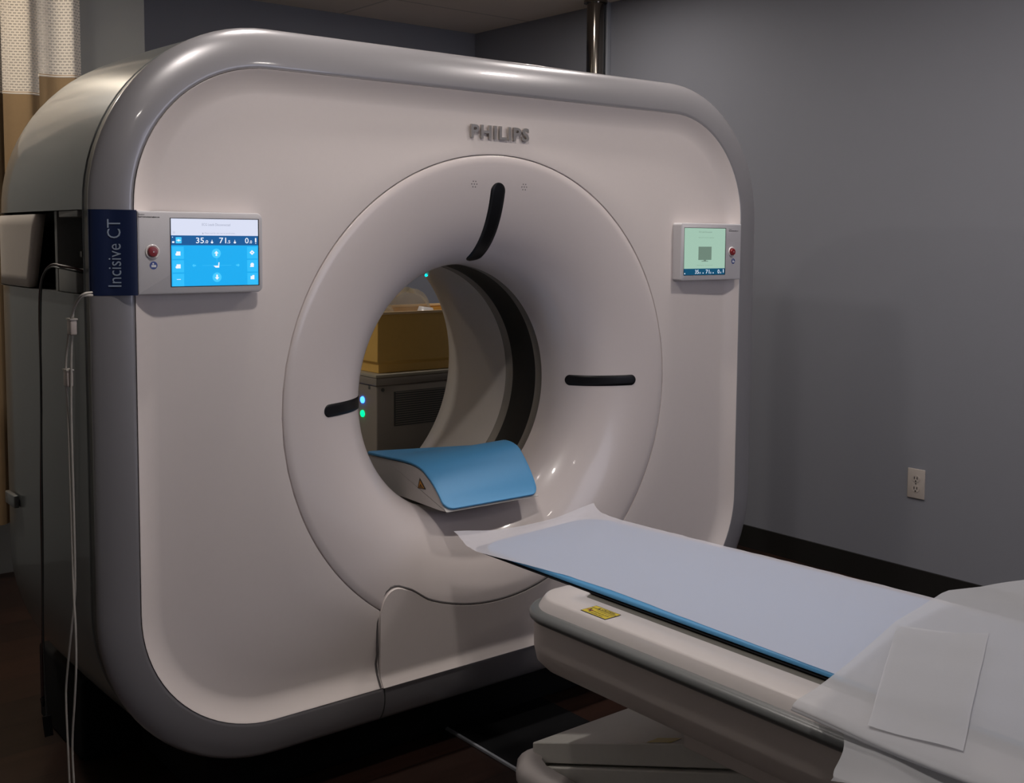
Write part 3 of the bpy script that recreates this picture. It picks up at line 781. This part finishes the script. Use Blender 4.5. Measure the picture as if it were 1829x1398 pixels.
# pedestal: base with curb, inclined lift arm, support column
g = G()
def prism_x(pts, x0, x1, i=0):   # pts in (y,z)
    n = len(pts); V = [(x0, y, z) for y, z in pts]+[(x1, y, z) for y, z in pts]
    F = [tuple(range(n)), tuple(range(2*n-1, n-1, -1))]+[(k, (k+1) % n, n+(k+1) % n, n+k) for k in range(n)]
    g.add(V, F, i)
g.box((-.26, -2.2, 0), (.27, -.48, .10), bev=.01)
recalc(g.mk('pedestal_base', 'lift', tb, angle=30))
def curb_loop(o, z, oy=None):
    oy = o if oy is None else oy
    xo = .308-o; y0 = -.418-oy
    pts = [(-xo, -2.25), (-xo, y0-.075), (-xo+.012, y0-.045), (-xo+.055+o*.3, y0), (xo-.055, y0), (xo, y0-.05), (xo, -2.25)]
    return [(x, y, z) for x, y in pts]
V, F = loft([curb_loop(.006, 0), curb_loop(.0, .05), curb_loop(0, .150)]); recalc(mk('base_skirt', V, F, 'lift', tb, smooth=False))
V, F = loft([curb_loop(-.003, .148), curb_loop(-.004, .170), curb_loop(.002, .183), curb_loop(.012, .189, .006), curb_loop(.054, .190, .012), curb_loop(.060, .186, .014), curb_loop(.060, .165, .014)])
recalc(mk('base_curb', V, F, 'curb', tb, angle=40, label='pale curb strip around the pedestal base'))
V, F = loft([curb_loop(.058, .170, .013), curb_loop(.09, .170, .05)], cap1=True); recalc(mk('base_deck', V, F, 'lift', tb, smooth=False))
# inclined arms
def incl(name, x0, x1, ya, za, yb, zb, th, m, bev=.006):
    d = Vector((0, yb-ya, zb-za)); 
    pts = [(ya, za), (yb, zb), (yb, zb-th), (ya, za-th)]
    n = 4; V = [(x0, y, z) for y, z in pts]+[(x1, y, z) for y, z in pts]
    F = [(0, 1, 2, 3), (7, 6, 5, 4)]+[(k, (k+1) % n, n+(k+1) % n, n+k) for k in range(n)]
    o = recalc(mk(name, V, F, m, tb, smooth=True, angle=30)); b = o.modifiers.new('round', 'BEVEL'); b.width = bev; b.segments = 2; return o
incl('lift_arm', -.231, .231, -.436, .2105, -1.45, .575, .050, 'lift', .003)
incl('lift_arm', -.238, .238, -.455, .160, -1.45, .520, .16, 'lift', .003)
g = G(); sl = .3595
def armz(y): return .2105+(-.436-y)*sl+.0008
g.add([(-.225, -.80, armz(-.80)), (-.190, -.80, armz(-.80)), (-.190, -.87, armz(-.87)), (-.225, -.87, armz(-.87))], [(3, 2, 1, 0)]); g.mk('arm_caution_label', 'yellow', tb, smooth=False, label='small yellow caution sticker on the lift arm')
g = G(); g.box((-.233, -2.1, .10), (.23, -1.30, .45), bev=.01); g.mk('lift_housing', 'lift', tb)
g = G(); g.box((-.246, -2.0, .383), (.24, -.922, .45), bev=.004); g.mk('table_underframe', 'table_body', tb)

# paper on the table
NU, NV = 26, 84
def pl(x, T):
    if x <= T[0][0]: return T[0][1]
    for (a, b), (c, d) in zip(T, T[1:]):
        if x <= c:
            q = (x-a)/(c-a); return b+(d-b)*q
    return T[-1][1]
def sstep(a, b, x): 
    q = min(1, max(0, (x-a)/(b-a))); return q*q*(3-2*q)
rows = []
yv = [-.072+(-2.30+.072)*(k/NV)**1.35 for k in range(NV+1)]
random.seed(3)
jl = [random.uniform(-1, 1) for _ in yv]; jr = [random.uniform(-1, 1) for _ in yv]
TLp = [(.07, -.199), (.12, -.216), (.18, -.238), (.235, -.248), (.30, -.236), (.40, -.216), (.52, -.200), (.67, -.193), (.9, -.200), (1.2, -.208), (2.5, -.208)]
TRp = [(.06, .305), (.085, .290), (.115, .270), (.16, .256), (.22, .254), (.40, .268), (.71, .296), (1.14, .327), (1.3, .332), (2.5, .332)]
for k, y in enumerate(yv):
    s = -y; xl = pl(s, TLp)+jl[k]*.0008; xr = pl(s, TRp)+jr[k]*.0018; row = []
    for i in range(NU+1):
        u = i/NU; x = xl+(xr-xl)*u
        lc = .008*sstep(.20, .08, s)*(1-sstep(0, .3, u)); rc_ = .012*sstep(.18, .06, s)*sstep(.65, 1, u)
        sag = -.010*sstep(.13, .07, s)*math.sin(PI*u)+.0012*sstep(.35, .2, s)
        wr = .0020*math.exp(-((x*.75+(s-.36))/.020)**2)*sstep(.75, .35, s)+.0014*math.exp(-((x*.35+(s-.52))/.018)**2)*sstep(.9, .5, s)*sstep(.1, .4, u)+.0006*math.sin(17*x+11*y)*sstep(.9, .2, s)
        over = -.0025*sstep(.012, 0, -.209-x)*0
        row.append((x, y+.010*math.sin(u*PI)*sstep(.2, .08, s)*-1, .6262+lc+rc_+sag+wr))
    rows.append(row)
V, F = loft(rows, closed=False)
pp_ = recalc(mk('table_paper', V, F, 'paper', None, angle=180)); tag(pp_, 'long pale exam paper laid over the blue mattress of the patient table', 'exam paper')

# tissue drape
dr_ = thing('tissue_drape', 'crumpled translucent white tissue sheet bunched across the near end of the table', 'disposable sheet', (0, -1.6, .66))
# cross-section path across the table (x, z) with parameter u; rows go along -y
random.seed(11)
path = [(.64, .640), (.56, .652), (.46, .657), (.36, .655), (.24, .648), (.12, .643), (.0, .640), (-.12, .638), (-.22, .637), (-.31, .638), (-.372, .640), (-.396, .639), (-.408, .634), (-.404, .627), (-.386, .622)]
PT = spline([(a, 0, b) for a, b in path], 5); npt = len(PT)
TY = [(-.42, -1.300), (-.351, -1.288), (-.162, -1.246), (.08, -1.184), (.306, -1.158), (.378, -1.195), (.50, -1.228), (.64, -1.275)]
def drape_z(x, y, zb):
    d = pl(x, TY)-y; over = sstep(-.39, -.24, x)
    return zb+.012*sstep(.0, .25, d)*sstep(-.35, .0, x)+(.0045*math.sin(9*x+7*y+.7)+.003*math.sin(21*x-13*y)+.0018*math.sin(37*x+19*y))*sstep(0, .14, d)*over
def zpath(x):
    P = sorted((p.x, p.z) for p in PT[:npt-16]); return pl(x, P)
nr = 60; rows = []
for j in range(nr+1):
    t_ = j/nr; row = []
    for i, p in enumerate(PT):
        u = i/(npt-1); x, z = p.x, p.z
        y0 = pl(x, TY); y = y0-(t_**1.2)*.95
        zz = drape_z(x, y, z)+.0035*sstep(.05, 0, y0-y)*sstep(-.36, -.1, x)
        ed = (1-sstep(-.39, -.30, x))
        row.append((x+.007*math.sin(9*y+1)*ed*(1 if p.z > .63 else .3), y, zz+.003*math.sin(14*y)*ed))
    rows.append(row)
V, F = loft(rows, closed=False)
recalc(mk('upper_layer', V, F, 'tissue', dr_, angle=180))
A = Vector((.060, -1.198)); B = Vector((.142, -1.343)); C_ = Vector((-.342, -1.562)); D = Vector((-.378, -1.424))
rows = []
for j in range(25):
    v = j/24; row = []
    for i in range(21):
        u = i/20; p = A.lerp(B, u).lerp(D.lerp(C_, u), v); row.append((p.x, p.y, drape_z(p.x, p.y, zpath(p.x))+.0022+.0015*math.sin(6*u+3*v)))
    rows.append(row)
V, F = loft(rows, closed=False); recalc(mk('folded_flap', V, F, 'tissue', dr_, angle=180))
# lower hanging layer with a fold
path = [(-.378, .626), (-.388, .622), (-.400, .617), (-.414, .611), (-.430, .605), (-.445, .600), (-.460, .596), (-.470, .593)]
PT = spline([(a, 0, b) for a, b in path], 4); npt = len(PT); rows = []
for j in range(31):
    t_ = j/30; row = []
    for i, p in enumerate(PT):
        u = i/(npt-1); y = -1.385-.045*u-.9*t_+.003*math.sin(u*9); 
        z = p.z+.012*sstep(.0, .10, t_)*u-.020*u*sstep(.15, .6, t_)+.007*math.sin(14*t_+5*u)*u
        x = p.x-.012*math.sin(9*t_+.4)*u*sstep(0, .1, t_)
        if j == 0 and i == npt-1: z -= .006; y += .006
        row.append((x, y, z))
    rows.append(row)
V, F = loft(rows, closed=False); recalc(mk('lower_layer', V, F, 'tissue', dr_, angle=180))

# ------------------------------------------------------------------ floor cover plate
fp = thing('floor_cover_plate', 'black floor cable cover plate with a thin silver edge between scanner and table', 'floor plate', (.1, -.1, 0))
g = G(); g.box((-.078, -.60, .0005), (.27, .13, .006)); g.mk('plate', 'matteblack', fp, smooth=False)
g = G(); g.box((-.086, -.60, .0005), (-.078, .13, .009), bev=.001); g.mk('metal_edge', 'conduit', fp)

# ------------------------------------------------------------------ things behind the bore
cb = thing('equipment_cabinet', 'taupe equipment cabinet with a cream top seen through the scanner bore', 'cabinet', (.9, 1.55, 0))
x0c, x1c, y0c, y1c, zt = .420, 1.45, 1.30, 1.85, .865
g = G(); g.box((x0c, y0c, .06), (x1c, y1c, zt-.045), bev=.006); cbo = g.mk('cabinet_body', 'cab', cb)
g = G(); g.box((x0c-.006, y0c-.006, zt-.045), (x1c+.006, y1c+.006, zt-.014), bev=.004); g.mk('top_frame', 'cab', cb)
g = G(); g.box((x0c-.008, y0c-.008, zt-.014), (x1c+.008, y1c+.008, zt), bev=.003); g.mk('cabinet_top', 'cabtop', cb, label='cream top')
for xx in (x0c+.07, x1c-.07):
    for yy in (y0c+.07, y1c-.07):
        g = G(); g.add(*vcyl(xx, yy, .03, 0, .06, 16)); g.mk('foot', 'vent', cb)
g = G(); g.box((.500, y0c-.003, .655), (1.20, y0c+.002, .792)); vt = g.mk('vent_panel', 'vent', cb, smooth=False)
g = G()
for k in range(15): g.box((.506, y0c-.0045, .660+k*.009), (1.194, y0c-.003, .6635+k*.009))
g.mk('vent_slats', 'cab', vt, smooth=False)
for xx, zz in ((.448, .803), (.735, .828)):
    g = G(); g.lathe_y(xx, zz, [(.0075, y0c), (.007, y0c-.003), (.0001, y0c-.0035)], n=12); g.mk('screw', 'vent', cb)
g = G(); g.add([(x0c-.001, y0c+.045, .802), (x0c-.001, y0c+.060, .802), (x0c-.001, y0c+.060, .817), (x0c-.001, y0c+.045, .817)], [(3, 2, 1, 0)]); g.mk('screw', 'vent', cb, smooth=False)
for zz, m in ((.755, 'led_blue'), (.700, 'led_green')):
    V, F = loft([[(x, 1.402+r*math.cos(a)*1.0, zz+r*math.sin(a)) for a in [2*PI*k/16 for k in range(16)]] for x, r in ((x0c+.001, .014), (x0c-.005, .013), (x0c-.008, .008))], cap1=True)
    recalc(mk('glow_dot', V, F, m, cb, label='glowing %s indicator light' % m[4:]))
cr = thing('storage_bin', 'amber brown open plastic bin standing on the equipment cabinet', 'bin', (.9, 1.5, zt))
def bin_loop(o, z): return [(x, y, z) for x, y in ((.432-o, 1.312-o), (1.15+o, 1.312-o), (1.15+o, 1.70+o), (.432-o, 1.70+o))]
V, F = loft([bin_loop(-.012, zt), bin_loop(-.012, zt+.035), bin_loop(0, zt+.045), bin_loop(0, 1.098), bin_loop(-.006, 1.098), bin_loop(-.006, zt+.05)], cap0=True, cap1=True)
o = recalc(mk('bin_body', V, F, 'crate', cr, smooth=True, angle=30)); b = o.modifiers.new('round', 'BEVEL'); b.width = .003; b.segments = 2; b.limit_method = 'ANGLE'
V, F = loft([bin_loop(0, 1.096), bin_loop(.006, 1.097), bin_loop(.006, 1.106), bin_loop(-.012, 1.106), bin_loop(-.012, 1.097)]); recalc(mk('bin_rim', V, F, 'craterim', cr, smooth=False, label='paler rim'))
# clear bags
random.seed(5)
def bag(cx, cy, rx, ry, rz, nm, lab_):
    V = []; F = []; n, m = 28, 14
    for j in range(m+1):
        a = PI/2*j/m
        for k in range(n):
            th = 2*PI*k/n; w = 1+.06*math.sin(5*th+3*a)+.05*math.sin(9*th-4*a+cx*30)
            V.append((cx+rx*math.cos(a)*math.cos(th)*w, cy+ry*math.cos(a)*math.sin(th)*w, 1.045+rz*math.sin(a)*w))
    for j in range(m):
        for k in range(n): F.append((j*n+k, j*n+(k+1) % n, (j+1)*n+(k+1) % n, (j+1)*n+k))
    o = mk(nm, V, F, 'bag'); tag(o, lab_, 'plastic bag', 'clear bags in the amber bin'); return o
bag(.715, 1.52, .105, .11, .135, 'plastic_bag', 'larger domed clear plastic bag sticking up out of the amber bin')
bag(.535, 1.45, .06, .09, .085, 'plastic_bag', 'smaller clear plastic bag at the left end of the amber bin')
g = G(); g.add([(.62, 1.345, 1.06), (.74, 1.345, 1.06), (.73, 1.365, 1.112), (.66, 1.36, 1.122)], [(0, 1, 2, 3)]); o = g.mk('folded_leaflet', 'collar'); s_ = o.modifiers.new('t', 'SOLIDIFY'); s_.thickness = .002
tag(o, 'small white folded leaflet poking out in front of the plastic bags', 'leaflet')

# ------------------------------------------------------------------ curtains
def curtain(nm, x0, x1, y, ztop, zmesh, zbot, label, amp, per, ph, m2='fabric', dydx=0.):
    w = x1-x0; N = max(24, int(w/.012)); cx = (x0+x1)/2
    t = thing(nm, label, 'curtain', (cx, y, zbot), 'cubicle curtains behind the scanner')
    def pt(k): 
        u = k/N; x = x0+w*u; s = 2*PI*(x-x0)/per+ph
        return (x+.25*amp*math.sin(2*s), y+amp*math.sin(s)+.3*amp*math.sin(2.3*s+1)+dydx*(x-x0))
    for name, za, zb, mt in (('mesh_header', zmesh, ztop, 'net'), ('fabric_drop', zbot, zmesh+.012, m2)):
        V = []; F = []; UV = []; R = 10; s = 0; last = None
        for k in range(N+1):
            x, yy = pt(k)
            if last: s += math.hypot(x-last[0], yy-last[1])
            last = (x, yy)
            for j in range(R+1):
                z = za+(zb-za)*j/R; V.append((x, yy-(.003 if name == 'fabric_drop' else 0), z)); UV.append((s, z))
        for k in range(N):
            for j in range(R): a = k*(R+1)+j; F.append((a, a+R+1, a+R+2, a+1))
        mk(name, V, F, mt, t, angle=180, uvs=UV)
    V, F = tube([(*pt(k), zmesh+.006) for k in range(N+1)], .0045, 6, 0); mk('hem_tape', V, F, 'net', t)
curtain('cubicle_curtain', -.640, -.485, 1.90, 2.587, 1.972, .25, 'tan cubicle curtain with white mesh header, nearest the grey wall', .022, .19, .6)
curtain('cubicle_curtain', -.668, -.500, 2.25, 2.587, 1.940, .25, 'tan cubicle curtain just left of and behind the nearest curtain', .018, .22, 2.0)
curtain('cubicle_curtain', -1.35, -.630, 2.30, 2.587, 1.945, .25, 'tan cubicle curtain at the far left edge of the photo', .035, .23, .3)

# ------------------------------------------------------------------ cords hanging from the niche
dc = thing('ecg_cable', 'thin dark red cable looping out of the side niche and hanging to a black plug', 'cable', (-1.12, .25, .25))
V, F = tube([(-1.07, .075, 1.315), (-1.10, .075, 1.325), (-1.118, .10, 1.330), (-1.124, .15, 1.332), (-1.128, .19, 1.318), (-1.130, .225, 1.280), (-1.130, .238, 1.20), (-1.130, .240, 1.04), (-1.130, .262, .78), (-1.130, .268, .60), (-1.130, .283, .42), (-1.130, .292, .30)], .0026, 6, 6); mk('cable', V, F, 'cable_dark', dc)
V, F = tube([(-1.07, .080, 1.312), (-1.102, .082, 1.320), (-1.120, .11, 1.325), (-1.126, .16, 1.326), (-1.130, .20, 1.308), (-1.131, .217, 1.27), (-1.132, .225, 1.18), (-1.133, .232, 1.03), (-1.132, .25, .70), (-1.130, .272, .48), (-1.130, .262, .29), (-1.130, .258, .262)], .0020, 6, 6); mk('cable', V, F, 'gasket', dc)
V, F = tube([(-1.130, .262, .275), (-1.130, .256, .255), (-1.130, .246, .232)], .010, 8, 3); mk('plug', V, F, 'matteblack', dc)
V, F = tube([(-1.130, .300, .305), (-1.130, .290, .29), (-1.130, .283, .30), (-1.130, .290, .312)], .003, 6, 4); mk('clip', V, F, 'matteblack', dc)
wc = thing('pull_cord', 'off white looped pull cord hanging down the left side of the scanner', 'cord', (-1.13, .04, .1))
a = [(-1.10, -.030, 1.278), (-1.122, -.045, 1.276), (-1.13, -.028, 1.262), (-1.13, -.002, 1.238), (-1.13, .004, 1.21), (-1.13, .012, 1.18), (-1.13, .020, 1.12), (-1.13, .028, 1.0), (-1.13, .026, .82), (-1.13, .030, .64), (-1.13, .058, .55), (-1.13, .102, .42), (-1.13, .112, .36), (-1.13, .106, .25), (-1.13, .100, .14)]
b = [(-1.10, -.034, 1.272), (-1.124, -.040, 1.27), (-1.133, -.018, 1.245), (-1.134, .012, 1.21), (-1.134, .024, 1.18), (-1.134, .044, 1.11), (-1.134, .036, 1.0), (-1.134, .032, .82), (-1.134, .028, .64), (-1.134, .020, .56), (-1.134, .022, .47), (-1.134, .040, .38), (-1.134, .062, .27), (-1.134, .050, .14)]
V, F = tube(a, .0023, 6, 6); mk('cord_strand', V, F, 'cable_white', wc)
V, F = tube(b, .0023, 6, 6); mk('cord_strand', V, F, 'cable_white', wc)
V, F = tube([(-1.13, .100, .14), (-1.132, .09, .115), (-1.134, .07, .112), (-1.134, .050, .14)], .0023, 6, 6); mk('cord_loop', V, F, 'cable_white', wc)
for y, z0_, z1_ in ((.008, 1.188, 1.222), (.040, 1.076, 1.112)):
    g = G(); g.box((-1.138, y-.014, z0_), (-1.124, y+.010, z1_), bev=.003); c = g.mk('cord_clip', 'clip', wc)
    g = G(); g.box((-1.139, y-.016, z1_-.002), (-1.123, y+.012, z1_+.001)); g.mk('clip_edge', 'cable_white', c, smooth=False)

# ------------------------------------------------------------------ lights
def area(name, loc, power, size, col=(1, .93, .87), tgt=None, spread=180, shape='DISK'):
    l = bpy.data.lights.new(name, 'AREA'); l.shape = shape; l.size = size; l.energy = power; l.color = col; l.spread = math.radians(spread)
    o = bpy.data.objects.new(name, l); COL.objects.link(o); o.location = loc
    d = (Vector(tgt)-Vector(loc)) if tgt else Vector((0, 0, -1)); o.rotation_euler = d.to_track_quat('-Z', 'Y').to_euler(); return o
for x, y, p in ((-.75, -1.0, 11.5), (.95, -1.0, 9.5), (-.9, -2.9, 3), (.75, -2.9, 3), (.75, -.1, 8), (-.5, -.1, 8), (1.35, 1.35, 8)):
    area('downlight', (x, y, ZC-.01), p, .13)
area('downlight_alcove', (-1.5, 1.45, ZC-.01), 13, .13, (1, .92, .82))
area('downlight_alcove', (-1.0, 1.95, ZC-.01), 4, .13, (1, .86, .68))
w = bpy.data.worlds.new('world'); sc.world = w; w.use_nodes = True
w.node_tree.nodes['Background'].inputs[0].default_value = (.80, .82, 1.0, 1); w.node_tree.nodes['Background'].inputs[1].default_value = 2.6  # bright cool world, acts as fill through the added opening
pl = bpy.data.lights.new('fill_portal', 'AREA'); pl.shape = 'RECTANGLE'; pl.size = WX1-WX0; pl.size_y = WZ1-WZ0; pl.cycles.is_portal = True
o = bpy.data.objects.new('fill_portal', pl); COL.objects.link(o); o.location = ((WX0+WX1)/2, YF-.12, (WZ0+WZ1)/2); o.rotation_euler = (PI/2, 0, PI)  # sampling portal for the added fill opening

vs_ = sc.view_settings; vs_.view_transform = 'Standard'; vs_.look = 'None'; vs_.gamma = 1; vs_.exposure = 0; vs_.use_curve_mapping = False
